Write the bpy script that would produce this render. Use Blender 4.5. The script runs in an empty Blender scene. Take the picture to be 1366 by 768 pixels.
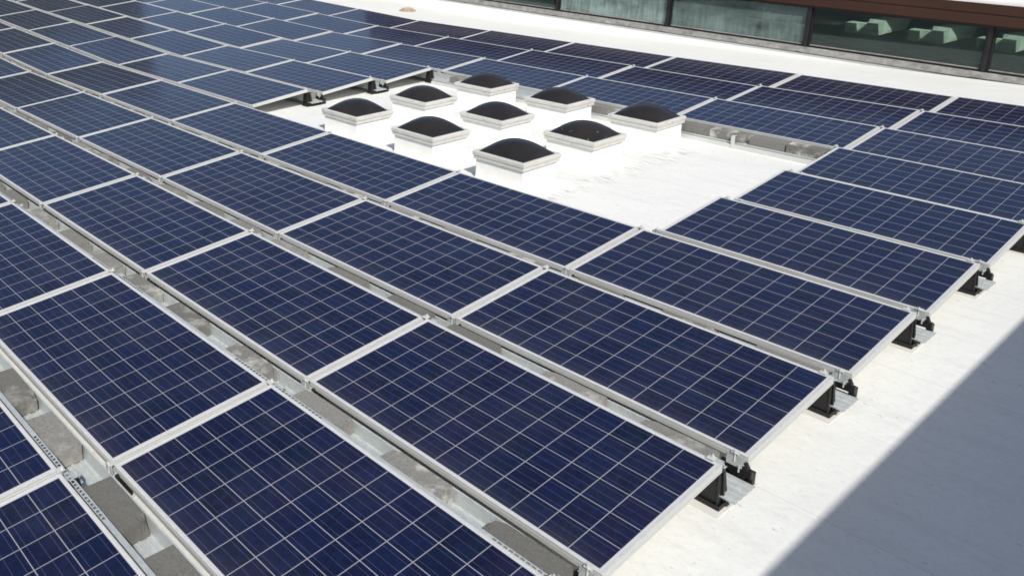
import bpy, bmesh, math, random
from mathutils import Matrix, Vector
random.seed(7)
R = math.radians
sc = bpy.context.scene
COL = sc.collection

# ------------------------------------------------------------------ camera
PW, PH = 1366.0, 768.0
F_PX, PPX, PPY = 1174.86, -293.45, -223.64
right = Vector((0.61335, 0.78974, -0.01036))
up = Vector((-0.18861, 0.15920, 0.96906))
fwd = Vector((-0.76696, 0.59242, -0.24660))
cpos = Vector((3.6474, -2.9181, 2.952))
cam = bpy.data.cameras.new('camera')
co = bpy.data.objects.new('camera', cam)
COL.objects.link(co)
M = Matrix(((right.x, up.x, -fwd.x, cpos.x), (right.y, up.y, -fwd.y, cpos.y), (right.z, up.z, -fwd.z, cpos.z), (0, 0, 0, 1)))
co.matrix_world = M
cam.sensor_width = 36.0
cam.lens = F_PX / PW * 36.0
cam.shift_x = -PPX / PW
cam.shift_y = PPY / PW
cam.clip_start = 0.05
cam.clip_end = 2000
sc.camera = co

# ------------------------------------------------------------------ sky and sun
SHX, SHY = -0.87, 0.57           # where a shadow falls for 1 m of height
sun_dir = Vector((-SHX, -SHY, 1.0)).normalized()
elev = math.asin(sun_dir.z)
world = bpy.data.worlds.new('World')
sc.world = world
world.use_nodes = True
wn = world.node_tree
wn.nodes.clear()
sky = wn.nodes.new('ShaderNodeTexSky')
sky.sky_type = 'NISHITA'
sky.sun_disc = False
sky.sun_elevation = elev
sky.sun_rotation = math.atan2(sun_dir.x, sun_dir.y)
sky.altitude = 100
sky.air_density = 1.0
sky.dust_density = 2.4
sky.ozone_density = 0.75
bg = wn.nodes.new('ShaderNodeBackground')
bg.inputs['Strength'].default_value = 0.078
wo = wn.nodes.new('ShaderNodeOutputWorld')
wn.links.new(sky.outputs[0], bg.inputs[0])
wn.links.new(bg.outputs[0], wo.inputs[0])
sl = bpy.data.lights.new('sun', 'SUN')
sl.energy = 3.1
sl.angle = R(0.36)
sl.color = (1.0, 0.96, 0.90)
so = bpy.data.objects.new('sun', sl)
COL.objects.link(so)
so.rotation_euler = sun_dir.to_track_quat('Z', 'Y').to_euler()
sc.view_settings.view_transform = 'Standard'
sc.view_settings.look = 'None'
sc.view_settings.gamma = 1.0
sc.view_settings.use_curve_mapping = False
sc.view_settings.exposure = 0.48
sc.render.engine = 'CYCLES'
sc.cycles.max_bounces = 8
sc.cycles.use_denoising = True
sc.cycles.filter_width = 1.7

# ------------------------------------------------------------------ material helpers
class NT:
    def __init__(s, name):
        s.m = bpy.data.materials.new(name)
        s.m.use_nodes = True
        s.t = s.m.node_tree
        s.p = s.t.nodes['Principled BSDF']
        s.out = s.t.nodes['Material Output']
    def n(s, kind, **kw):
        x = s.t.nodes.new(kind)
        for k, v in kw.items():
            setattr(x, k, v)
        return x
    def link(s, a, b):
        s.t.links.new(a, b)
    def setin(s, sock, v):
        if hasattr(v, 'is_linked') or isinstance(v, bpy.types.NodeSocket):
            s.link(v, sock)
        else:
            sock.default_value = v
    def math(s, op, a, b=0.0, c=0.0, clamp=False):
        x = s.n('ShaderNodeMath', operation=op, use_clamp=clamp)
        s.setin(x.inputs[0], a); s.setin(x.inputs[1], b)
        if op in ('MULTIPLY_ADD', 'WRAP', 'COMPARE', 'SMOOTH_MIN'):
            s.setin(x.inputs[2], c)
        return x.outputs[0]
    def mix(s, fac, a, b):
        x = s.n('ShaderNodeMix', data_type='RGBA')
        s.setin(x.inputs[0], fac)
        s.setin(x.inputs[6], a if not isinstance(a, tuple) else a + (1,) * (4 - len(a)))
        s.setin(x.inputs[7], b if not isinstance(b, tuple) else b + (1,) * (4 - len(b)))
        return x.outputs[2]
    def obj(s):
        return s.n('ShaderNodeTexCoord').outputs['Object']
    def geo(s):
        return s.n('ShaderNodeNewGeometry').outputs['Position']
    def rnd(s):
        return s.n('ShaderNodeObjectInfo').outputs['Random']
    def mapping(s, v, scale=(1, 1, 1), loc=(0, 0, 0)):
        x = s.n('ShaderNodeMapping')
        x.inputs['Scale'].default_value = scale
        x.inputs['Location'].default_value = loc
        s.link(v, x.inputs['Vector'])
        return x.outputs[0]
    def noise(s, v, scale, detail=4, rough=0.55, w=None):
        x = s.n('ShaderNodeTexNoise')
        if w is not None:
            x.noise_dimensions = '4D'
            s.setin(x.inputs['W'], w)
        x.inputs['Scale'].default_value = scale
        x.inputs['Detail'].default_value = detail
        x.inputs['Roughness'].default_value = rough
        s.link(v, x.inputs['Vector'])
        return x.outputs['Fac']
    def ramp(s, v, lo, hi, a=0.0, b=1.0):
        x = s.n('ShaderNodeMapRange')
        x.inputs[1].default_value = lo; x.inputs[2].default_value = hi
        x.inputs[3].default_value = a; x.inputs[4].default_value = b
        s.link(v, x.inputs[0])
        return x.outputs[0]
    def bump(s, h, strength=0.3, dist=0.01):
        x = s.n('ShaderNodeBump')
        x.inputs['Strength'].default_value = strength
        x.inputs['Distance'].default_value = dist
        s.link(h, x.inputs['Height'])
        s.link(x.outputs[0], s.p.inputs['Normal'])
    def set(s, **kw):
        names = dict(base='Base Color', rough='Roughness', metal='Metallic', ior='IOR', spec='Specular IOR Level', coat='Coat Weight', crough='Coat Roughness')
        for k, v in kw.items():
            if isinstance(v, tuple):
                v = v + (1,) * (4 - len(v))
            s.setin(s.p.inputs[names[k]], v)
        return s.m

def simple(name, col, rough=0.5, metal=0.0, var=0.15, scale=6.0, bump=0.0, spec=0.5):
    k = NT(name)
    o = k.obj()
    f = k.noise(o, scale, 5, 0.6, w=k.math('MULTIPLY', k.rnd(), 37.0))
    g = k.ramp(f, 0.3, 0.7)
    c = k.mix(g, tuple(v * (1 - var) for v in col), tuple(min(1, v * (1 + var)) for v in col))
    k.set(base=c, metal=metal, spec=spec, rough=k.ramp(f, 0.3, 0.7, max(0.02, rough - 0.08), rough + 0.08))
    if bump:
        k.bump(k.noise(o, scale * 12, 4, 0.7), bump, 0.004)
    return k.m

CP = 0.1585                      # cell pitch
PL, PWD = 1.956, 0.992           # panel length and width
MX, MY = (PL - 12 * CP) / 2, (PWD - 6 * CP) / 2

def cell_material():
    k = NT('solar_cell_glass')
    o = k.obj()
    sep = k.n('ShaderNodeSeparateXYZ'); k.link(o, sep.inputs[0])
    rnd = k.rnd()
    u = k.math('DIVIDE', k.math('SUBTRACT', sep.outputs[0], MX), CP)
    v = k.math('DIVIDE', k.math('SUBTRACT', sep.outputs[1], MY), CP)
    fu, fv = k.math('FRACT', u), k.math('FRACT', v)
    # distance to the cell border
    du = k.math('MINIMUM', fu, k.math('SUBTRACT', 1.0, fu))
    dv = k.math('MINIMUM', fv, k.math('SUBTRACT', 1.0, fv))
    gap = 0.0140
    line = k.math('LESS_THAN', k.math('MINIMUM', k.math('MULTIPLY', du, 1.0), dv), gap)
    # outside of the cell field is bare white backsheet
    out = k.math('MAXIMUM', k.math('MAXIMUM', k.math('LESS_THAN', u, 0.0), k.math('GREATER_THAN', u, 12.0)),
                 k.math('MAXIMUM', k.math('LESS_THAN', v, 0.0), k.math('GREATER_THAN', v, 6.0)))
    white = k.math('MAXIMUM', line, out)
    # three busbars along the length
    bus = None
    for c in (1 / 6, 0.5, 5 / 6):
        b = k.math('LESS_THAN', k.math('ABSOLUTE', k.math('SUBTRACT', fv, c)), 0.0065)
        bus = b if bus is None else k.math('MAXIMUM', bus, b)
    # fine fingers across, seen as a faint texture
    cellid = k.n('ShaderNodeCombineXYZ')
    k.link(k.math('FLOOR', u), cellid.inputs[0]); k.link(k.math('FLOOR', v), cellid.inputs[1])
    k.link(k.math('MULTIPLY', rnd, 91.0), cellid.inputs[2])
    wn_ = k.n('ShaderNodeTexWhiteNoise'); k.link(cellid.outputs[0], wn_.inputs[0])
    vor = k.n('ShaderNodeTexVoronoi'); vor.inputs['Scale'].default_value = 55.0
    vor.voronoi_dimensions = '4D'
    k.link(k.mapping(o, (1.0, 0.55, 1.0)), vor.inputs['Vector']); k.link(k.math('MULTIPLY', wn_.outputs[0], 50.0), vor.inputs['W'])
    vs = k.n('ShaderNodeSeparateColor'); k.link(vor.outputs['Color'], vs.inputs[0])
    c0 = k.mix(wn_.outputs[0], (0.0016, 0.0028, 0.014), (0.0042, 0.0082, 0.041))
    c1 = k.mix(k.math('MULTIPLY', k.math('POWER', vs.outputs[0], 2.0), 0.75), c0, (0.0065, 0.0145, 0.072))
    cp_ = k.mix(k.ramp(rnd, 0, 1, 0, 0.35), c1, (0.0085, 0.009, 0.034))
    hue = k.noise(k.mapping(o, (1, 1, 1)), 3.3, 3, 0.6, w=k.math('MULTIPLY', wn_.outputs[0], 9.0))
    cp_ = k.mix(k.ramp(hue, 0.48, 0.68, 0, 0.55), cp_, (0.0072, 0.0056, 0.032))
    cp_ = k.mix(k.ramp(hue, 0.50, 0.34, 0, 0.45), cp_, (0.0030, 0.0115, 0.032))
    c2 = k.mix(k.math('MULTIPLY', bus, 0.40), cp_, (0.15, 0.16, 0.22))
    colline = k.math('LESS_THAN', du, gap)
    wcol = k.mix(out, (0.32, 0.315, 0.34), (0.57, 0.57, 0.575))
    c3 = k.mix(white, c2, wcol)
    # dust film, rain marks and a few bird specks
    dust = k.ramp(k.noise(o, 2.2, 6, 0.65, w=k.math('MULTIPLY', rnd, 20.0)), 0.45, 0.8, 0.003, 0.035)
    low = k.math('MULTIPLY', k.math('POWER', k.math('SUBTRACT', 1.0, k.math('DIVIDE', sep.outputs[1], PWD), clamp=True), 14.0), 0.06)
    speck = k.math('MULTIPLY', k.math('GREATER_THAN', k.noise(k.mapping(o, (1, 2.0, 1)), 30.0, 3, 0.7, w=k.math('MULTIPLY', rnd, 63.0)), 0.735),
                   k.math('GREATER_THAN', k.noise(o, 3.1, 2, 0.5, w=k.math('MULTIPLY', rnd, 11.0)), 0.60))
    d2 = k.math('MAXIMUM', k.math('ADD', dust, low), k.math('MULTIPLY', speck, 0.25))
    col = k.mix(d2, c3, (0.42, 0.41, 0.38))
    k.set(base=col, rough=k.ramp(k.noise(o, 3.0, 4, 0.6, w=rnd), 0.3, 0.7, 0.10, 0.17), ior=1.47, spec=0.5)
    # slight waviness of tempered glass
    k.bump(k.noise(o, 1.6, 2, 0.4, w=k.math('MULTIPLY', rnd, 9.0)), 0.10, 0.004)
    return k.m

def alu():
    k = NT('anodised_aluminium')
    o = k.obj()
    f = k.noise(k.mapping(o, (3, 3, 60)), 9, 4, 0.6, w=k.math('MULTIPLY', k.rnd(), 15.0))
    c = k.mix(k.ramp(f, 0.3, 0.7), (0.52, 0.535, 0.515), (0.655, 0.665, 0.645))
    return k.set(base=c, metal=0.12, rough=0.42)

def galv():
    k = NT('galvanised_steel')
    o = k.obj()
    vor = k.n('ShaderNodeTexVoronoi'); vor.inputs['Scale'].default_value = 60
    k.link(o, vor.inputs['Vector'])
    vs = k.n('ShaderNodeSeparateColor'); k.link(vor.outputs['Color'], vs.inputs[0])
    f = k.noise(o, 5, 5, 0.6)
    c = k.mix(vs.outputs[0], (0.52, 0.56, 0.56), (0.60, 0.64, 0.635))
    c = k.mix(k.ramp(f, 0.5, 0.75, 0, 0.22), c, (0.36, 0.36, 0.33))
    return k.set(base=c, metal=0.35, rough=k.ramp(vs.outputs[0], 0, 1, 0.34, 0.52))

def concrete():
    k = NT('weathered_concrete')
    o = k.obj()
    r = k.rnd()
    w = k.math('MULTIPLY', r, 83.0)
    big = k.noise(o, 7.0, 6, 0.65, w=w)
    fine = k.noise(o, 95.0, 4, 0.8, w=w)
    c = k.mix(k.ramp(r, 0, 1), (0.165, 0.164, 0.150), (0.30, 0.296, 0.275))
    c = k.mix(k.ramp(fine, 0.35, 0.7, 0, 0.7), c, (0.080, 0.078, 0.070))
    salt = k.math('MULTIPLY', k.ramp(big, 0.50, 0.66), k.ramp(k.math('FRACT', k.math('MULTIPLY', r, 7.0)), 0.35, 1.0, 0.0, 0.9))
    c = k.mix(salt, c, (0.60, 0.59, 0.54))
    k.set(base=c, rough=0.92, spec=0.2)
    k.bump(k.math('ADD', fine, k.math('MULTIPLY', big, 1.2)), 0.35, 0.003)
    return k.m

def membrane():
    k = NT('white_roof_membrane')
    g = k.geo()
    big = k.noise(g, 0.5, 5, 0.6)
    mid = k.noise(k.mapping(g, (1.0, 6.0, 1.0)), 1.3, 6, 0.7)
    fine = k.noise(g, 26, 4, 0.7)
    c = k.mix(k.ramp(big, 0.35, 0.7), (0.80, 0.81, 0.78), (0.745, 0.755, 0.725))
    c = k.mix(k.ramp(mid, 0.50, 0.76, 0, 0.30), c, (0.50, 0.49, 0.45))
    c = k.mix(k.ramp(fine, 0.45, 0.75, 0, 0.22), c, (0.47, 0.46, 0.43))
    # scratches and specks trodden in
    sp = k.noise(k.mapping(g, (1, 1.6, 1)), 17, 3, 0.75)
    c = k.mix(k.ramp(sp, 0.65, 0.70, 0, 0.5), c, (0.20, 0.19, 0.17))
    # scuffed line of dirt on the open part of the roof
    sep = k.n('ShaderNodeSeparateXYZ'); k.link(g, sep.inputs[0])
    band = k.math('SUBTRACT', 1.0, k.math('DIVIDE', k.math('ABSOLUTE', k.math('ADD', sep.outputs[0], 1.40)), 0.24), clamp=True)
    lim = k.math('MULTIPLY', k.math('GREATER_THAN', sep.outputs[1], 3.6), k.math('LESS_THAN', sep.outputs[1], 6.9))
    dn = k.ramp(k.noise(k.mapping(g, (1.0, 4.5, 1.0)), 4.2, 5, 0.7), 0.50, 0.66, 0, 0.75)
    c = k.mix(k.math('MULTIPLY', k.math('MULTIPLY', band, lim), dn), c, (0.22, 0.21, 0.19))
    st2 = k.noise(k.mapping(g, (2.2, 9.0, 1)), 2.6, 5, 0.75)
    c = k.mix(k.ramp(st2, 0.63, 0.72, 0, 0.32), c, (0.33, 0.32, 0.29))
    # lapped seams of the sheets
    sy = k.math('FRACT', k.math('DIVIDE', k.math('ADD', sep.outputs[1], 0.5), 1.83))
    sm = k.math('LESS_THAN', sy, 0.006)
    c = k.mix(k.math('MULTIPLY', sm, 0.28), c, (0.42, 0.41, 0.38))
    k.set(base=c, rough=0.55, spec=0.35)
    h = k.math('ADD', k.math('MULTIPLY', k.noise(g, 3.2, 3, 0.5), 2.0), k.math('MULTIPLY', fine, 0.35))
    h = k.math('ADD', h, k.math('MULTIPLY', k.math('LESS_THAN', sy, 0.05), 0.35))
    k.bump(h, 0.28, 0.02)
    return k.m

M_CELL = cell_material()
M_ALU = alu()
M_GALV = galv()
M_CONC = concrete()
M_ROOF = membrane()
M_BLACK = simple('black_moulded_plastic', (0.009, 0.009, 0.0088), 0.5, 0, 0.3, 9, 0.15)
M_BACK = simple('white_backsheet', (0.74, 0.74, 0.72), 0.6, 0, 0.03)
M_CURB = simple('white_curb_membrane', (0.86, 0.86, 0.83), 0.55, 0, 0.05, 5, 0.12)
M_SLIP = simple('white_slip_sheet', (0.66, 0.655, 0.62), 0.6, 0, 0.06, 6)
M_TAN = simple('rusty_drain_metal', (0.42, 0.33, 0.23), 0.7, 0.2, 0.3, 20)

def frame_paint():
    k = NT('skylight_aluminium_frame')
    o = k.obj()
    w = k.math('MULTIPLY', k.rnd(), 31.0)
    f = k.noise(k.mapping(o, (1, 1, 2.5)), 11, 6, 0.7, w=w)
    c = k.mix(k.ramp(f, 0.35, 0.65), (0.66, 0.66, 0.62), (0.54, 0.54, 0.505))
    c = k.mix(k.ramp(f, 0.62, 0.68, 0, 0.8), c, (0.16, 0.155, 0.14))
    return k.set(base=c, rough=0.5, metal=0.1)
M_SFR = frame_paint()

def dome_mat(dirty):
    k = NT('smoked_acrylic' + ('_soiled' if dirty else ''))
    o = k.obj()
    w = k.math('MULTIPLY', k.rnd(), 31.0)
    f = k.noise(o, 3.5, 5, 0.6, w=w)
    c = k.mix(k.ramp(f, 0.35, 0.7), (0.017, 0.0155, 0.015), (0.030, 0.024, 0.019))
    sp = k.noise(o, 26, 3, 0.6, w=w)
    c = k.mix(k.ramp(sp, 0.76 if not dirty else 0.70, 0.775 if not dirty else 0.715, 0, 0.8), c, (0.62, 0.60, 0.52))
    return k.set(base=c, rough=k.ramp(f, 0.3, 0.7, 0.08, 0.16), spec=0.6)
M_DOME, M_DOME2 = dome_mat(False), dome_mat(True)

# ------------------------------------------------------------------ mesh helpers
class MB:
    def __init__(s):
        s.v, s.f = [], []
    def box(s, x0, x1, y0, y1, z0, z1):
        return s.hexa([(x0, y0, z0), (x1, y0, z0), (x1, y1, z0), (x0, y1, z0)], [(x0, y0, z1), (x1, y0, z1), (x1, y1, z1), (x0, y1, z1)])
    def hexa(s, a, b):
        n = len(s.v)
        s.v += list(a) + list(b)
        k = len(a)
        s.f.append(tuple(n + i for i in reversed(range(k))))
        s.f.append(tuple(n + k + i for i in range(k)))
        for i in range(k):
            j = (i + 1) % k
            s.f.append((n + i, n + j, n + k + j, n + k + i))
        return s
    def extrude_x(s, prof, x0, x1):
        """closed (y, z) outline swept along x"""
        return s.hexa([(x0, y, z) for y, z in reversed(prof)], [(x1, y, z) for y, z in reversed(prof)])
    def sheet_x(s, prof, x0, x1, t=0.0022):
        """open (y, z) sheet-metal profile with thickness t"""
        for (a, b) in zip(prof[:-1], prof[1:]):
            d = Vector((b[0] - a[0], b[1] - a[1])); d.normalize()
            nx, nz = -d.y * t, d.x * t
            s.extrude_x([a, b, (b[0] + nx, b[1] + nz), (a[0] + nx, a[1] + nz)], x0, x1)
        return s
    def ring(s, x0, x1, y0, y1, prof):
        """mitred rectangular ring: prof = closed list of (inset, z)"""
        n = len(s.v); m = len(prof)
        for d, z in prof:
            s.v += [(x0 + d, y0 + d, z), (x1 - d, y0 + d, z), (x1 - d, y1 - d, z), (x0 + d, y1 - d, z)]
        for i in range(m):
            j = (i + 1) % m
            for c in range(4):
                e = (c + 1) % 4
                s.f.append((n + 4 * i + c, n + 4 * i + e, n + 4 * j + e, n + 4 * j + c))
        return s
    def cyl(s, x, y, z0, z1, r, r1=None, n=10):
        r1 = r if r1 is None else r1
        A = [(x + r * math.cos(2 * math.pi * i / n), y + r * math.sin(2 * math.pi * i / n), z0) for i in range(n)]
        B = [(x + r1 * math.cos(2 * math.pi * i / n), y + r1 * math.sin(2 * math.pi * i / n), z1) for i in range(n)]
        return s.hexa(A, B)
    def mesh(s, name, mat, bevel=0.0, smooth=False, seg=2):
        me = bpy.data.meshes.new(name)
        me.from_pydata(s.v, [], s.f)
        bm = bmesh.new(); bm.from_mesh(me)
        bmesh.ops.recalc_face_normals(bm, faces=bm.faces)
        if bevel:
            bmesh.ops.bevel(bm, geom=[e for e in bm.edges], offset=bevel, segments=seg, affect='EDGES', clamp_overlap=True)
        if smooth:
            for f in bm.faces: f.smooth = True
        bm.to_mesh(me); bm.free()
        me.materials.append(mat)
        return me
def obj(name, me, parent=None, loc=(0, 0, 0), rot=(0, 0, 0)):
    o = bpy.data.objects.new(name, me)
    COL.objects.link(o)
    o.parent = parent
    o.location = loc; o.rotation_euler = rot
    return o
def tag(o, label, cat, group=None):
    o['label'] = label; o['category'] = cat
    if group: o['group'] = group
    return o
def thing(name, label, cat, loc=(0, 0, 0), rot=(0, 0, 0), group=None):
    o = obj(name, None, None, loc, rot)
    o.empty_display_size = 0.1
    return tag(o, label, cat, group)
def copy_tree(o, parent=None):
    c = o.copy(); COL.objects.link(c); c.parent = parent
    for ch in list(o.children):
        copy_tree(ch, c)
    return c
def structure(o):
    o['kind'] = 'structure'
    return o
ORD = ['', 'first', 'second', 'third', 'fourth', 'fifth', 'sixth', 'seventh', 'eighth', 'ninth', 'tenth', 'eleventh', 'twelfth', 'thirteenth', 'fourteenth',
       'fifteenth', 'sixteenth', 'seventeenth', 'eighteenth', 'nineteenth'] + ['twentieth'] + ['twenty-' + w for w in
       ['first', 'second', 'third', 'fourth', 'fifth', 'sixth', 'seventh', 'eighth', 'ninth']] + ['thirtieth'] + ['thirty-' + w for w in ['first', 'second', 'third', 'fourth', 'fifth', 'sixth', 'seventh', 'eighth', 'ninth']]

# ------------------------------------------------------------------ layout of the array
TH = 0.0854                       # panel tilt
P = 1.2696                        # row pitch
W = 1.9852                        # panel pitch along a row
H0 = 0.18                         # top of the low edge above the roof
XV, SV = -5 * W, 0.0384           # drain valley and slope of the roof beyond it
def zr(x): return SV * max(0.0, XV - x)
def on_screen(pts, m=0):
    xs, ys = [], []
    for q in pts:
        d = Vector(q) - cpos
        z = d.dot(fwd)
        if z < 0.1: continue
        xs.append(683 + PPX + F_PX * d.dot(right) / z); ys.append(384 + PPY - F_PX * d.dot(up) / z)
    return bool(xs) and max(xs) > -m and min(xs) < PW + m and max(ys) > -m and min(ys) < PH + m
def roll(i):                      # roof slope under a panel
    return math.atan(SV) if (i + 0.5) * W < XV else 0.0
HOLE = lambda i, j: j in (3, 4, 5) and i in (-1, -2, -3)
def col_dist(i): return 1 - i     # 1 = right end of the row
ROWNO = lambda j: ORD[9 - j]      # row 1 stands nearest the window wall

# ------------------------------------------------------------------ ground and roof
g = MB(); S = 700
g.v = [(-S, -S, -6.0), (S, -S, -6.0), (S, S, -6.0), (-S, S, -6.0)]; g.f = [(0, 1, 2, 3)]
structure(obj('ground', g.mesh('ground', simple('dry_ground', (0.20, 0.19, 0.15), 0.9, 0, 0.3, 0.05))))
rb = MB()
XR, XL, Y0, Y1 = 6.35, -34.0, -14.0, 14.40
n = 0
ys = [Y0, Y1]
rb.v = [(XR, Y0, 0), (XV, Y0, 0), (XL, Y0, zr(XL)), (XR, Y1, 0), (XV, Y1, 0), (XL, Y1, zr(XL)),
        (XR, Y0, -6), (XV, Y0, -6), (XL, Y0, -6), (XR, Y1, -6), (XV, Y1, -6), (XL, Y1, -6)]
rb.f = [(0, 1, 4, 3), (1, 2, 5, 4), (0, 6, 7, 1), (1, 7, 8, 2), (2, 8, 11, 5), (5, 11, 10, 4), (4, 10, 9, 3), (3, 9, 6, 0)]
structure(obj('roof', rb.mesh('roof', M_ROOF)))

# ------------------------------------------------------------------ window wall beyond the array
bld = thing('clerestory_building', 'low building with a brown fascia above a strip of greenish windows', 'building', (0, 14.2, 0), (0, 0.0272, 0))
def flat(name, col, rough=0.6, metal=0.0, var=0.12, scale=2.0, bump=0.0): return simple(name, col, rough, metal, var, scale, bump)
M_BROWN = simple('brown_painted_metal', (0.047, 0.021, 0.015), 0.65, 0.0, 0.12, 1.5, 0, 0.25)
M_DARKM = flat('dark_bronze_mullion', (0.020, 0.019, 0.022), 0.4, 0.3, 0.3, 6)
M_SILL = flat('dull_grey_flashing', (0.27, 0.265, 0.25), 0.6, 0.1, 0.4, 9)
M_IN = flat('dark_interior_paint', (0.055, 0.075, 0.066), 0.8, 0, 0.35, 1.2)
M_IW = flat('white_interior_paint', (0.66, 0.68, 0.62), 0.7, 0, 0.08, 3)
M_IG = flat('grey_interior_steel', (0.22, 0.25, 0.24), 0.6, 0, 0.2, 3)
MULL = [2.19, -0.51, -3.19, -5.88, -8.56, -11.24, -13.92, -16.6]
BX0, BX1 = -22.0, 7.5
b = MB().box(BX0, BX1, -0.02, 0.30, -6.2, -0.02)
b.box(BX0, BX1, 9.2, 9.4, -6.2, 1.1).box(BX0, BX0 + .2, 0.3, 9.2, -6.2, 1.1).box(BX1 - .2, BX1, 0.3, 9.2, -6.2, 1.1)
obj('wall', b.mesh('wall', M_CURB), bld)
b = MB()
b.extrude_x([(-0.06, 0.012), (-0.055, 0.008), (0.0, 0.008), (0.0, 0.105), (-0.030, 0.105), (-0.035, 0.09)], BX0, BX1)
obj('sill_flashing', b.mesh('sill_flashing', M_SILL), bld)
obj('fascia', MB().extrude_x([(-0.06, 0.835), (0.10, 0.835), (0.10, 1.185), (-0.10, 1.185), (-0.10, 1.04), (-0.085, 1.03), (-0.085, 1.015), (-0.09, 1.005), (-0.09, 0.865), (-0.06, 0.855)],
                             BX0, BX1).mesh('fascia', M_BROWN), bld)
obj('roof_deck', MB().box(BX0, BX1, -0.075, 1.25, 1.188, 1.235).box(BX0, BX1, 1.62, 9.4, 1.188, 1.235).box(BX0, -5.5, 1.2501, 1.6199, 1.188, 1.235).box(3.0, BX1, 1.2501, 1.6199, 1.188, 1.235).mesh('roof_deck', M_CURB), bld)  # deck split by an added, unseen slot that lets sun onto the ducts
obj('ceiling', MB().box(BX0 + .25, BX1 - .25, 0.32, 1.25, 1.10, 1.16).box(BX0 + .25, BX1 - .25, 1.66, 9.1, 1.10, 1.16).mesh('ceiling', M_IN), bld)  # gap continues the added slot so sunlight reaches the ducts
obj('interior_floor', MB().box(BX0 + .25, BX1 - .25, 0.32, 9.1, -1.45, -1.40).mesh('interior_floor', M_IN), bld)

def pane_mat(dirt, name):
    k = NT(name)
    o = k.obj()
    st = k.noise(k.mapping(o, (9.0, 1.0, 0.9)), 2.0, 5, 0.65, w=k.math('MULTIPLY', k.rnd(), 19.0))
    cl = k.noise(k.mapping(o, (1.0, 1.0, 2.2)), 1.1, 4, 0.6, w=k.math('MULTIPLY', k.rnd(), 7.0))
    sep = k.n('ShaderNodeSeparateXYZ'); k.link(o, sep.inputs[0])
    fac = k.math('MULTIPLY', k.math('ADD', k.math('MULTIPLY', k.ramp(st, 0.3, 0.7, 0.1, 0.8), k.ramp(sep.outputs[2], 0.75, 0.15, 0.25, 1.0)), k.ramp(cl, 0.3, 0.7, -0.05, 0.75)), dirt, clamp=True)
    fac = k.math('ADD', fac, 0.02)
    tr = k.n('ShaderNodeBsdfTransparent'); tr.inputs[0].default_value = (0.62, 0.74, 0.69, 1)
    gl = k.n('ShaderNodeBsdfGlossy'); gl.inputs['Roughness'].default_value = 0.03
    gl.inputs[0].default_value = (0.9, 1, 0.97, 1)
    fr = k.n('ShaderNodeFresnel'); fr.inputs[0].default_value = 1.45
    mx = k.n('ShaderNodeMixShader')
    k.link(fr.outputs[0], mx.inputs[0]); k.link(tr.outputs[0], mx.inputs[1]); k.link(gl.outputs[0], mx.inputs[2])
    df = k.n('ShaderNodeBsdfDiffuse')
    df.inputs[0].default_value = (0.25, 0.33, 0.315, 1)
    m2 = k.n('ShaderNodeMixShader')
    k.link(fac, m2.inputs[0]); k.link(mx.outputs[0], m2.inputs[1]); k.link(df.outputs[0], m2.inputs[2])
    k.link(m2.outputs[0], k.out.inputs[0])
    return k.m
M_P = [pane_mat(d, n_) for d, n_ in ((0.06, 'clear_green_glass'), (0.55, 'streaked_green_glass'), (1.0, 'milky_green_glass'))]
dirt_of = [0, 0, 1, 2, 0, 1, 1]
for q in range(len(MULL) - 1):
    x1, x0 = MULL[q] - 0.035, MULL[q + 1] + 0.035
    cx = (x0 + x1) / 2
    wf = obj('window', MB().ring(x0 - cx, x1 - cx, 0, 0, []).mesh('w', M_DARKM) if False else
             MB().box(x0 - cx, x1 - cx, 0.02, 0.07, 0.106, 0.138).box(x0 - cx, x1 - cx, 0.02, 0.07, 0.80, 0.834)
             .box(x0 - cx, x0 - cx + 0.03, 0.02, 0.07, 0.139, 0.799).box(x1 - cx - 0.03, x1 - cx, 0.02, 0.07, 0.139, 0.799).mesh('window', M_DARKM), bld, (cx, 0, 0))
    obj('pane', MB().box(x0 - cx + 0.031, x1 - cx - 0.031, 0.040, 0.046, 0.139, 0.799).mesh('pane', M_P[dirt_of[q]]), wf)
    obj('sill', MB().box(x0 - cx + 0.031, x1 - cx - 0.031, 0.008, 0.038, 0.139, 0.155).mesh('sill', M_SILL), wf)
for x in MULL:
    obj('mullion', MB().box(x - 0.033, x + 0.033, -0.03, 0.12, 0.107, 0.833).mesh('mullion', M_DARKM, 0.004), bld)
# things seen dimly through the glass: white boxed ducts with grey fronts
for x in (-2.93, -1.88, -0.83, 0.15):
    b = MB().box(-0.27, -0.09, 0, 0.3, 0, 0.19).box(-0.0899, 0.0899, 0.10, 0.3, 0, 0.19).box(0.09, 0.28, 0, 0.3, 0, 0.24)
    b.hexa([(0.02, 0.301, 0.0), (0.28, 0.301, 0.0), (0.55, 0.65, 0.12), (0.30, 0.65, 0.12)], [(0.02, 0.301, 0.26), (0.28, 0.301, 0.26), (0.62, 0.65, 0.38), (0.40, 0.65, 0.38)])
    dk = obj('ceiling_duct', b.mesh('ceiling_duct', M_IW), bld, (x, 1.70, 0.20))
for x in (-5.0, -4.5, -4.05):
    obj('interior_beam', MB().box(-0.16, 0.16, 0, 0.1, 0, 0.03).mesh('interior_beam', M_IW), bld, (x, 1.75, 0.18))
obj('interior_ledge', MB().box(BX0 + .3, BX1 - .3, 1.55, 1.60, -0.05, 0.0).box(BX0 + .3, BX1 - .3, 1.2, 1.25, -0.22, -0.18).mesh('interior_ledge', M_IG), bld)
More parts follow.
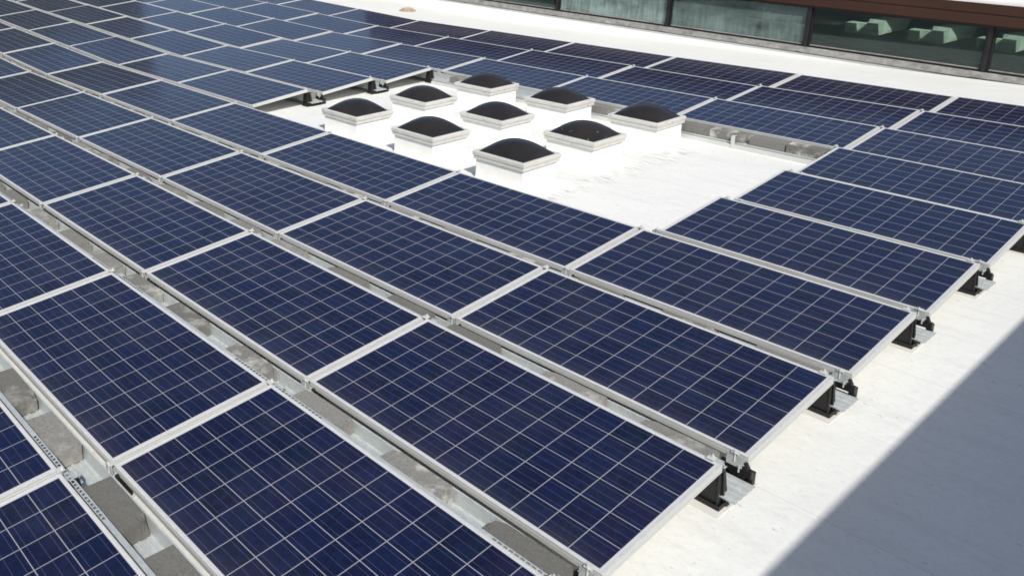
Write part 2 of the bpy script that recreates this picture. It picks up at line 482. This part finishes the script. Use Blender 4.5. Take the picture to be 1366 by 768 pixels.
# upper storey set back on it, outside the picture but mirrored in the far panels
ub = thing('upper_storey', 'dark brown metal upper storey set back above the window strip', 'building', (0, 17.6, 1.25), (0, 0.0272, 0))
obj('window_band', MB().box(-19, 7.5, 0.03, 5.9, 0.16, 1.30).mesh('window_band', flat('dark_tinted_glass', (0.014, 0.030, 0.032), 0.35, 0, 0.3, 1.0)), ub)
obj('wall', MB().box(-19, 7.5, 0, 6, 1.303, 2.15).mesh('wall', flat('dark_brown_cladding', (0.024, 0.018, 0.018), 0.6, 0, 0.2, 1.0)), ub)
obj('coping', MB().box(-19.1, 7.6, -0.08, 6.1, 2.153, 2.25).mesh('coping', M_DARKM), ub)

# wall of the neighbouring roof level that throws the shade on the right
HC = 4.2
XW = 2.305 - SHX * HC
sw = thing('side_wall', 'tall pale wall that shades the right side of the roof', 'wall', (XW, 0, 0))
obj('wall_face', MB().box(0, 0.4, -22, 13.9, -6, HC - 0.1).mesh('wall_face', flat('buff_render', (0.30, 0.30, 0.29), 0.85, 0, 0.1, 1.0, 0.2)), sw)
obj('coping', MB().box(-0.0, 0.45, -22, 13.9, HC - 0.097, HC).mesh('coping', M_SILL), sw)
# far dark block to the left, only seen mirrored in the left panels
nb = thing('neighbouring_building', 'dark stepped building far to the left of the roof', 'building', (-14 - 80 * math.sin(R(71.5)), 5 + 80 * math.cos(R(71.5)), -6))
M_CLAD = flat('dark_cladding', (0.030, 0.048, 0.040), 0.7, 0, 0.3, 0.4)
# local x runs across the line of sight
for a in ((-18, -5, 0, 10, 0, 30.2), (-4.9, 3, 1, 9, 0, 31.9), (3.1, 9, 0, 10, 0, 30.6), (9.1, 13.5, 2, 9, 0, 32.6)):
    obj('block', MB().box(*a).mesh('block', M_CLAD), nb)
nb.rotation_euler.z = R(71.5)

# ------------------------------------------------------------------ roof drain in the valley
dr = thing('roof_drain', 'small tan roof drain standing on the white roof beyond the last row', 'drain', (-12.25, 13.1, zr(-12.25)))
b = MB().cyl(0, 0, 0.0, 0.02, 0.22, 0.20, 20)
obj('flange', b.mesh('flange', M_TAN), dr)
b = MB().cyl(0, 0, 0.021, 0.075, 0.13, 0.07, 14)
for k in range(8):
    a = k * math.pi / 4
    b.box(0.135 * math.cos(a) - .008, 0.135 * math.cos(a) + .008, 0.135 * math.sin(a) - .008, 0.135 * math.sin(a) + .008, 0.021, 0.07)
obj('strainer', b.mesh('strainer', M_TAN), dr)

# ------------------------------------------------------------------ solar panels
prof = [(0.0125, -0.0030), (0.0125, 0.0012), (0.0115, 0.0020), (0.0012, 0.0020), (0.0, 0.0010), (0.0, -0.0090), (0.0018, -0.0105), (0.0018, -0.0125),
        (0.0, -0.0140), (0.0, -0.0400), (0.028, -0.0400), (0.028, -0.0383), (0.0022, -0.0383), (0.0022, -0.0060), (0.0045, -0.0060)]
me_frame = MB().ring(0, PL, 0, PWD, prof).mesh('frame', M_ALU)
me_lam = MB().box(0.005, PL - 0.005, 0.005, PWD - 0.005, -0.0042, 0.0).mesh('laminate', M_CELL)
me_back = MB().box(0.005, PL - 0.005, 0.005, PWD - 0.005, -0.0054, -0.0044).mesh('backsheet', M_BACK)
me_jb = MB().box(0.93, 1.03, 0.80, 0.90, -0.030, -0.0056).mesh('junction_box', M_BLACK, 0.003)
proto = None
panels = []
for j in range(-3, 9):
    for i in range(-16, 1):
        if HOLE(i, j): continue
        x, y = i * W, j * P
        pts = [(x + a, y + c, H0 + zr(x + a) + 0.085 * c) for a in (0, W) for c in (0, .99)]
        if not on_screen(pts, 110): continue
        panels.append((i, j))
for (i, j) in panels:
    x, y = i * W, j * P
    if proto is None:
        o = proto = thing('solar_panel', '', 'solar panel')
        lam = obj('laminate', me_lam, o); fr = obj('frame', me_frame, o); obj('backsheet', me_back, o); obj('junction_box', me_jb, o)
    else:
        o = copy_tree(proto)
    x_a = x + (W - PL) / 2
    o.location = (x_a, y, H0 - 0.002 + zr(x_a))
    far = j >= 5 or i < -4
    s = 0.0028 if far else 0.0008
    o.rotation_euler = (TH + random.gauss(0, s), roll(i) + random.gauss(0, s), 0)
    end = ', beside the skylights' if ((j in (3, 4, 5) and i in (0, -4)) or (j in (2, 6) and i in (-1, -2, -3))) else ''
    c = col_dist(i)
    if j in (3, 4, 5) and i <= -4:
        lab = 'blue solar panel, %s left of the skylights in the %s row from the windows' % (ORD[-3 - i], ROWNO(j))
        lab = lab.replace('first left of', 'immediately left of')
    elif j in (3, 4, 5):
        lab = 'blue solar panel right of the skylights in the %s row from the windows' % ROWNO(j)
    elif c == 1:
        lab = 'blue solar panel at the right end of the %s row from the windows' % ROWNO(j)
    else:
        lab = 'blue solar panel, %s from the right end, %s row from the windows' % (ORD[c], ROWNO(j))
    tag(o, lab, 'solar panel', 'tilted blue solar panels in rows')

# ------------------------------------------------------------------ mounting: feet, trays, ballast blocks
def zhi(): return H0 + PWD * math.sin(TH)
ZH = H0 + PWD * math.sin(TH) - 0.042      # underside of the high edge
YH = PWD * math.cos(TH)
def foot_meshes():
    base = MB().box(-0.066, 0.066, 0.0, 0.35, 0.004, 0.018)
    base.box(-0.066, -0.058, 0.0, 0.35, 0.0181, 0.030).box(0.058, 0.066, 0.0, 0.35, 0.0181, 0.030).box(-0.0575, 0.0575, 0.0, 0.008, 0.0181, 0.030)
    me_b = base.mesh('base_plate', M_BLACK, 0.0015, seg=1)
    tw = MB()
    a = [(-0.050, 0.014, 0.0185), (0.050, 0.014, 0.0185), (0.050, 0.120, 0.0185), (-0.050, 0.120, 0.0185)]
    t = [(-0.038, 0.022, ZH - 0.012), (0.038, 0.022, ZH - 0.012), (0.038, 0.082, ZH - 0.012), (-0.038, 0.082, ZH - 0.012)]
    tw.hexa(a, t)
    for sx in (-1, 1):               # moulded ribs
        tw.hexa([(sx * 0.050 - .004, 0.004, 0.0185), (sx * 0.050 + .004, 0.004, 0.0185), (sx * 0.050 + .004, 0.0135, 0.0185), (sx * 0.050 - .004, 0.0135, 0.0185)],
                [(sx * 0.038 - .004, 0.016, ZH - 0.015), (sx * 0.038 + .004, 0.016, ZH - 0.015), (sx * 0.038 + .004, 0.0275, ZH - 0.015), (sx * 0.038 - .004, 0.0275, ZH - 0.015)])
    tw.hexa([(0.0505, 0.055, 0.0185), (0.060, 0.055, 0.0185), (0.060, 0.068, 0.0185), (0.0505, 0.068, 0.0185)],
            [(0.0405, 0.048, ZH - 0.03), (0.048, 0.048, ZH - 0.03), (0.048, 0.061, ZH - 0.03), (0.0405, 0.061, ZH - 0.03)])
    me_t = tw.mesh('tower', M_BLACK, 0.002, seg=1)
    ar = MB()
    ar.box(-0.075, 0.085, 0.272, 0.296, 0.066, 0.112)
    ar.box(0.046, 0.084, 0.2965, 0.330, 0.0185, 0.092).box(-0.064, -0.030, 0.2965, 0.330, 0.0185, 0.092)
    ar.hexa([(0.040, 0.262, 0.1125), (0.070, 0.262, 0.1125), (0.070, 0.300, 0.1125), (0.040, 0.300, 0.1125)],
            [(0.046, 0.266, 0.150), (0.060, 0.266, 0.150), (0.060, 0.284, 0.150), (0.046, 0.284, 0.150)])
    me_a = ar.mesh('arm', M_BLACK, 0.0025, seg=1)
    br = MB()
    br.box(-0.030, 0.030, -0.010, 0.086, ZH - 0.0115, ZH - 0.0085)
    br.box(-0.026, 0.026, 0.0865, 0.0895, 0.165, ZH + 0.004).box(-0.026, 0.026, 0.0898, 0.108, 0.165, 0.168)
    me_r = br.mesh('bracket', M_GALV)
    br = MB()
    br.box(-0.040, 0.040, 0.2585, 0.2615, 0.1130, 0.175).box(-0.050, 0.050, 0.2618, 0.292, 0.1335, 0.1365)
    br.cyl(0.030, 0.250, 0.095, 0.1334, 0.0045, None, 8)
    me_r2 = br.mesh('low_bracket', M_GALV)
    cl = MB()
    cl.box(-0.019, 0.019, -0.016, 0.024, ZH + 0.0455, ZH + 0.0490).box(-0.019, 0.019, 0.0045, 0.0075, ZH - 0.008, ZH + 0.0453)
    cl.cyl(0, 0.016, ZH - 0.03, ZH + 0.064, 0.0042, None, 8).cyl(0, 0.016, ZH + 0.0492, ZH + 0.056, 0.0085, None, 6)
    me_c = cl.mesh('high_clamp', M_ALU)
    c2 = MB()
    c2.box(-0.019, 0.019, 0.252, 0.292, H0 + 0.0035, H0 + 0.0070).box(-0.019, 0.019, 0.2635, 0.2665, 0.137, H0 + 0.0033)
    c2.cyl(0, 0.258, 0.137, H0 + 0.024, 0.0042, None, 8).cyl(0, 0.258, H0 + 0.0072, H0 + 0.014, 0.0085, None, 6)
    me_l = c2.mesh('low_clamp', M_ALU)
    sp = MB().box(-0.110, 0.085, -0.055, 0.360, 0.0, 0.0035).mesh('slip_sheet', M_SLIP)
    return me_b, me_t, me_a, me_r, me_r2, me_c, me_l, sp
FM = foot_meshes()
foot_proto = None
def foot(x, j, label, skip=()):
    global foot_proto
    if foot_proto is None:
        o = foot_proto = thing('panel_foot', '', 'panel support')
        for nm, me in zip(('base_plate', 'tower', 'arm', 'bracket', 'low_bracket', 'high_clamp', 'low_clamp', 'slip_sheet'), FM):
            obj(nm, me, o)
    else:
        o = copy_tree(foot_proto)
    o.location = (x, j * P + YH, zr(x))
    for ch in list(o.children):
        if o is not foot_proto and ch.name.split('.')[0] in skip:
            bpy.data.objects.remove(ch)
    tag(o, label, 'panel support', 'black plastic feet under the panel corners')
    return o

def seg_exists(i, j):
    """tray stretch between row j and row j+1 at panel column i"""
    return (i, j) in pset or (i, j + 1) in pset
pset = set(panels)

ZL = 0.236
def tray_meshes(x0, x1, ext=0.0, wall=True):
    lip = MB()
    if wall:
        lip.box(x0, x1, 0.0220, 0.0260, ZL - 0.0020, ZL).box(x0, x1, 0.0400, 0.0460, ZL - 0.0020, ZL)
        x = x0
        while x < x1 - 0.001:
            d = min(x - x0, x1 - x)
            if d < 0.40:
                lip.box(x + 0.001, x + 0.010, 0.02601, 0.03999, ZL - 0.0020, ZL); x += 0.030
            else:
                e = x1 - 0.40
                lip.box(x, e, 0.02601, 0.03999, ZL - 0.0020, ZL); x = e + 0.0001
        lip.sheet_x([(0.0470, ZL - 0.0021), (0.0300, 0.070)], x0 + 0.075, x1 - 0.14)
    else:
        lip.box(x0, x1, 0.024, 0.0262, 0.052, 0.075)
    me_l = lip.mesh('slotted_lip', M_GALV)
    pan = MB()
    fl = [(0.0262, 0.072), (0.034, 0.060)]
    y = 0.034
    for k in range(4):
        fl += [(y + 0.034, 0.060), (y + 0.037, 0.071), (y + 0.045, 0.071), (y + 0.050, 0.060)]
        y += 0.050
    fl += [(0.2495, 0.060)]
    pan.sheet_x(fl, x0, x1 + ext)
    pan.sheet_x([(0.2500, 0.060), (0.2580, 0.133), (0.2640, 0.135)], x0, x1 - (0.135 if ext else 0))
    me_p = pan.mesh('pan', M_GALV)
    return me_l, me_p
TM = {False: tray_meshes(0.0, W - 0.002), True: tray_meshes(0.0, W - 0.012, 0.062), 'open': tray_meshes(0.0, W - 0.002, 0.0, False)}
tray_proto = {}
def tray(i, j, endp, label):
    key = endp
    if key not in tray_proto:
        o = tray_proto[key] = thing('ballast_tray', '', 'ballast tray')
        for nm, me in zip(('slotted_lip', 'pan'), TM[endp]):
            obj(nm, me, o)
    else:
        o = copy_tree(tray_proto[key])
    o.location = (i * W, j * P + YH, zr(i * W)); o.rotation_euler = (0, roll(i), 0)
    return tag(o, label, 'ballast tray', 'galvanised trays between the panel rows')

def block_mesh(k):
    rr = random.Random(k)
    me = MB().box(-0.2, 0.2, -0.096, 0.096, 0, 0.098).mesh('ballast_block', M_CONC)
    bm = bmesh.new(); bm.from_mesh(me)
    bmesh.ops.bevel(bm, geom=list(bm.edges), offset=0.0035 + 0.002 * rr.random(), segments=2, affect='EDGES')
    bmesh.ops.subdivide_edges(bm, edges=[e for e in bm.edges if e.calc_length() > 0.09], cuts=7, use_grid_fill=True)
    for v in bm.verts:
        v.co.x += rr.gauss(0, 0.0004); v.co.y += rr.gauss(0, 0.0004); v.co.z += rr.gauss(0, 0.0004)
    # chipped corners
    for _ in range(2):
        c = Vector((rr.choice((-.2, .2)), rr.choice((-.096, .096)), 0.098)); rad = 0.015 + 0.02 * rr.random()
        for v in bm.verts:
            d = (v.co - c).length
            if d < rad:
                v.co = v.co.lerp(Vector((c.x * .86, c.y * .75, 0.075)), 0.6 * (1 - d / rad))
    bm.to_mesh(me); bm.free()
    return me
BMS = [block_mesh(k) for k in range(8)]
def block(x, j, label, yo=0.140, z=0.068, rz=None):
    o = obj('ballast_block', random.choice(BMS), None, (x, j * P + YH + yo, zr(x) + z),
            (0, math.atan(SV) if x < XV else 0, random.gauss(0, 0.012) + (math.pi if random.random() < .5 else 0)))
    return tag(o, label, 'concrete block', 'concrete ballast blocks lying in the trays')

KNOWN = {-1: [-4.62, -3.92, -3.24, -2.64, -2.04, -1.40, -0.65, 0.05, 0.78, 1.46],
         -2: [-1.93, -1.27, -0.67, 0.06, 0.67, 1.30],
         0: [-2.53, -1.92, -1.19, -0.53, 0.04, 0.80, 1.45],
         5: [-1.80, -1.405, -0.93, -0.52, -3.9, -3.2, -2.35, -5.6, -4.95]}
for j in range(-3, 8):
    cols = [i for i in range(-16, 1) if seg_exists(i, j)]
    if j == 8 or not cols: continue
    rown = ROWNO(j)
    behind = 'behind the %s row from the windows' % rown
    if j == 5: behind = 'before the third row from the windows'
    # trays
    cnt = 0
    for i in sorted(cols, reverse=True):
        if j in (3, 4) and i in (-1, -2, -3): continue       # open roof round the skylights
        cnt += 1
        endp = 'open' if (j == 5 and i in (-1, -2, -3)) else bool((i == 0) or (j in (3, 4) and i == -4))
        tray(i, j, endp, ('galvanised tray, %s from the right, %s' % (ORD[cnt], behind)) if cnt > 1 else 'galvanised tray nearest the right roof edge, %s' % behind)
    # feet at every seam
    cnt = 0
    xs_done = set()
    for i in sorted(cols, reverse=True):
        if j in (3, 4) and i in (-1, -2, -3): continue
        for s in (1, 0):
            k = i + s
            if k in xs_done: continue
            xs_done.add(k)
            x = k * W
            if k == 1: x -= 0.072
            if j in (3, 4, 5) and k == -3: x -= 0.085
            if j in (3, 4) and k == 0: x += 0.085
            cnt += 1
            foot(x, j, ('black support foot, %s from the right, %s' % (ORD[cnt], behind)) if cnt > 1 else 'black support foot at the right end, %s' % behind,
                 ('low_clamp', 'low_bracket') if (j == 2 and k in (-1, -2)) else ('tower', 'bracket', 'high_clamp', 'arm') if (j == 5 and k in (-1, -2)) else ())
    # blocks
    bl = []
    if j <= 3 or j == 5:
        kn = KNOWN.get(j, [])
        bl = [(s_, True) for s_ in kn]
        lim = min(kn) - 0.45 if kn else 99
        for i in cols:
            if j == 3 and i in (-1, -2, -3): continue
            for off in (0.10, 0.76, 1.42):
                s_ = i * W + off + random.uniform(-0.05, 0.07)
                if s_ < lim and s_ + .4 < W: bl.append((s_, False))
    bl = [s_ for s_, k_ in bl if on_screen([(s_, j * P + YH + .1, .1 + zr(s_)), (s_ + .4, j * P + YH + .1, .1 + zr(s_))], 30)]
    bl.sort(reverse=True)
    for c_, s_ in enumerate(bl):
        block(s_ + 0.2, j, ('grey concrete block, %s from the right, %s' % (ORD[c_ + 1], behind)) if c_ else 'grey concrete block nearest the right end, %s' % behind,
              yo=0.142 if j != 5 else 0.132)
# front rail and post below the low edge of the row facing the skylights
for q in range(3):
    i = -1 - q
    nm = ('right', 'middle', 'left')[q]
    o = thing('front_rail', 'white metal rail under the %s panel facing the skylights' % nm, 'rail', (i * W, 5 * P + YH, 0), (0, 0, 0), 'rails facing the skylights')
    obj('rail', MB().sheet_x([(-0.012, 0.0), (-0.012, 0.045), (0.011, 0.050)], 0.01, W - 0.01).mesh('rail', M_ALU), o)
    obj('post', MB().box(0.872, 0.915, -0.020, -0.0145, 0.0, 0.155).box(0.872, 0.915, -0.0143, 0.26, 0.1515, 0.1545).mesh('post', M_ALU), o)

# ------------------------------------------------------------------ skylights
def dome_mesh(hx, hy, h, mat, nseg=26):
    me = bpy.data.meshes.new('dome')
    vs, fs = [], []
    for a in range(nseg + 1):
        for c in range(nseg + 1):
            u = math.sin((a / nseg - .5) * math.pi); v = math.sin((c / nseg - .5) * math.pi)
            z = h * (max(0, 1 - u * u) * max(0, 1 - v * v)) ** 0.66
            vs.append((u * hx, v * hy, z))
    for a in range(nseg):
        for c in range(nseg):
            p0 = a * (nseg + 1) + c
            fs.append((p0, p0 + nseg + 1, p0 + nseg + 2, p0 + 1))
    me.from_pydata(vs, [], fs)
    for f in me.polygons: f.use_smooth = True
    me.materials.append(mat)
    return me
SX, SY, SZ = 0.67, 0.625, 0.31
def skylight(x0, y0, label, soiled=False, tilt=0.0):
    o = thing('dome_skylight', label, 'skylight', (x0 + SX / 2, y0 + SY / 2, 0), (0, 0, tilt), 'square dome skylights in a block of nine')
    hx, hy = SX / 2, SY / 2
    cb = MB().ring(-hx + .03, hx - .03, -hy + .03, hy - .03, [(0.0, 0.02), (0.0, SZ - 0.092), (0.045, SZ - 0.092), (0.045, 0.02)])
    cb.ring(-hx - .03, hx + .03, -hy - .03, hy + .03, [(0.0, 0.0), (0.012, 0.0035), (0.055, 0.010), (0.0598, 0.03), (0.0598, 0.0)])
    obj('curb', cb.mesh('curb', M_CURB), o)
    fr = MB().ring(-hx + .008, hx - .008, -hy + .008, hy - .008, [(0.0, SZ - .088), (0.0, SZ - .050), (0.05, SZ - .050), (0.05, SZ - .088)])
    obj('curb_frame', fr.mesh('curb_frame', M_SFR, 0.002, seg=1), o)
    rt = MB().ring(-hx, hx, -hy, hy, [(0.004, SZ - .048), (0.0, SZ - .044), (0.0, SZ - .010), (0.006, SZ), (0.032, SZ), (0.036, SZ - .006), (0.036, SZ - .048)])
    obj('retaining_frame', rt.mesh('retaining_frame', M_SFR, smooth=False), o)
    obj('dome', dome_mesh(hx - .034, hy - .034, 0.146, M_DOME2 if soiled else M_DOME), o, (0, 0, SZ - .012))
    obj('well', MB().box(-hx + .08, hx - .08, -hy + .08, hy - .08, 0.003, SZ - .06).mesh('well', M_DARKM), o)
    return o
rows_ = [(4.11, 'front'), (5.31, 'middle'), (6.60, 'back')]
cols_ = [(-4.81, 'left'), (-3.56, 'middle'), (-2.31, 'right')]
for y0, rn in rows_:
    for x0, cn in cols_:
        soiled = (rn == 'middle' and cn == 'right')
        if soiled: lab = 'dark dome skylight with white droppings, right end of the middle row of nine'
        elif rn == 'middle' and cn == 'middle': lab = 'dark dome skylight at the centre of the block of nine'
        elif cn == 'middle': lab = 'dark dome skylight in the middle of the %s row of nine' % rn
        else: lab = 'dark dome skylight at the %s corner, %s row of nine' % (cn, rn)
        skylight(x0 + random.uniform(-.01, .01), y0 + random.uniform(-.01, .01), lab, soiled, random.uniform(-.008, .008))
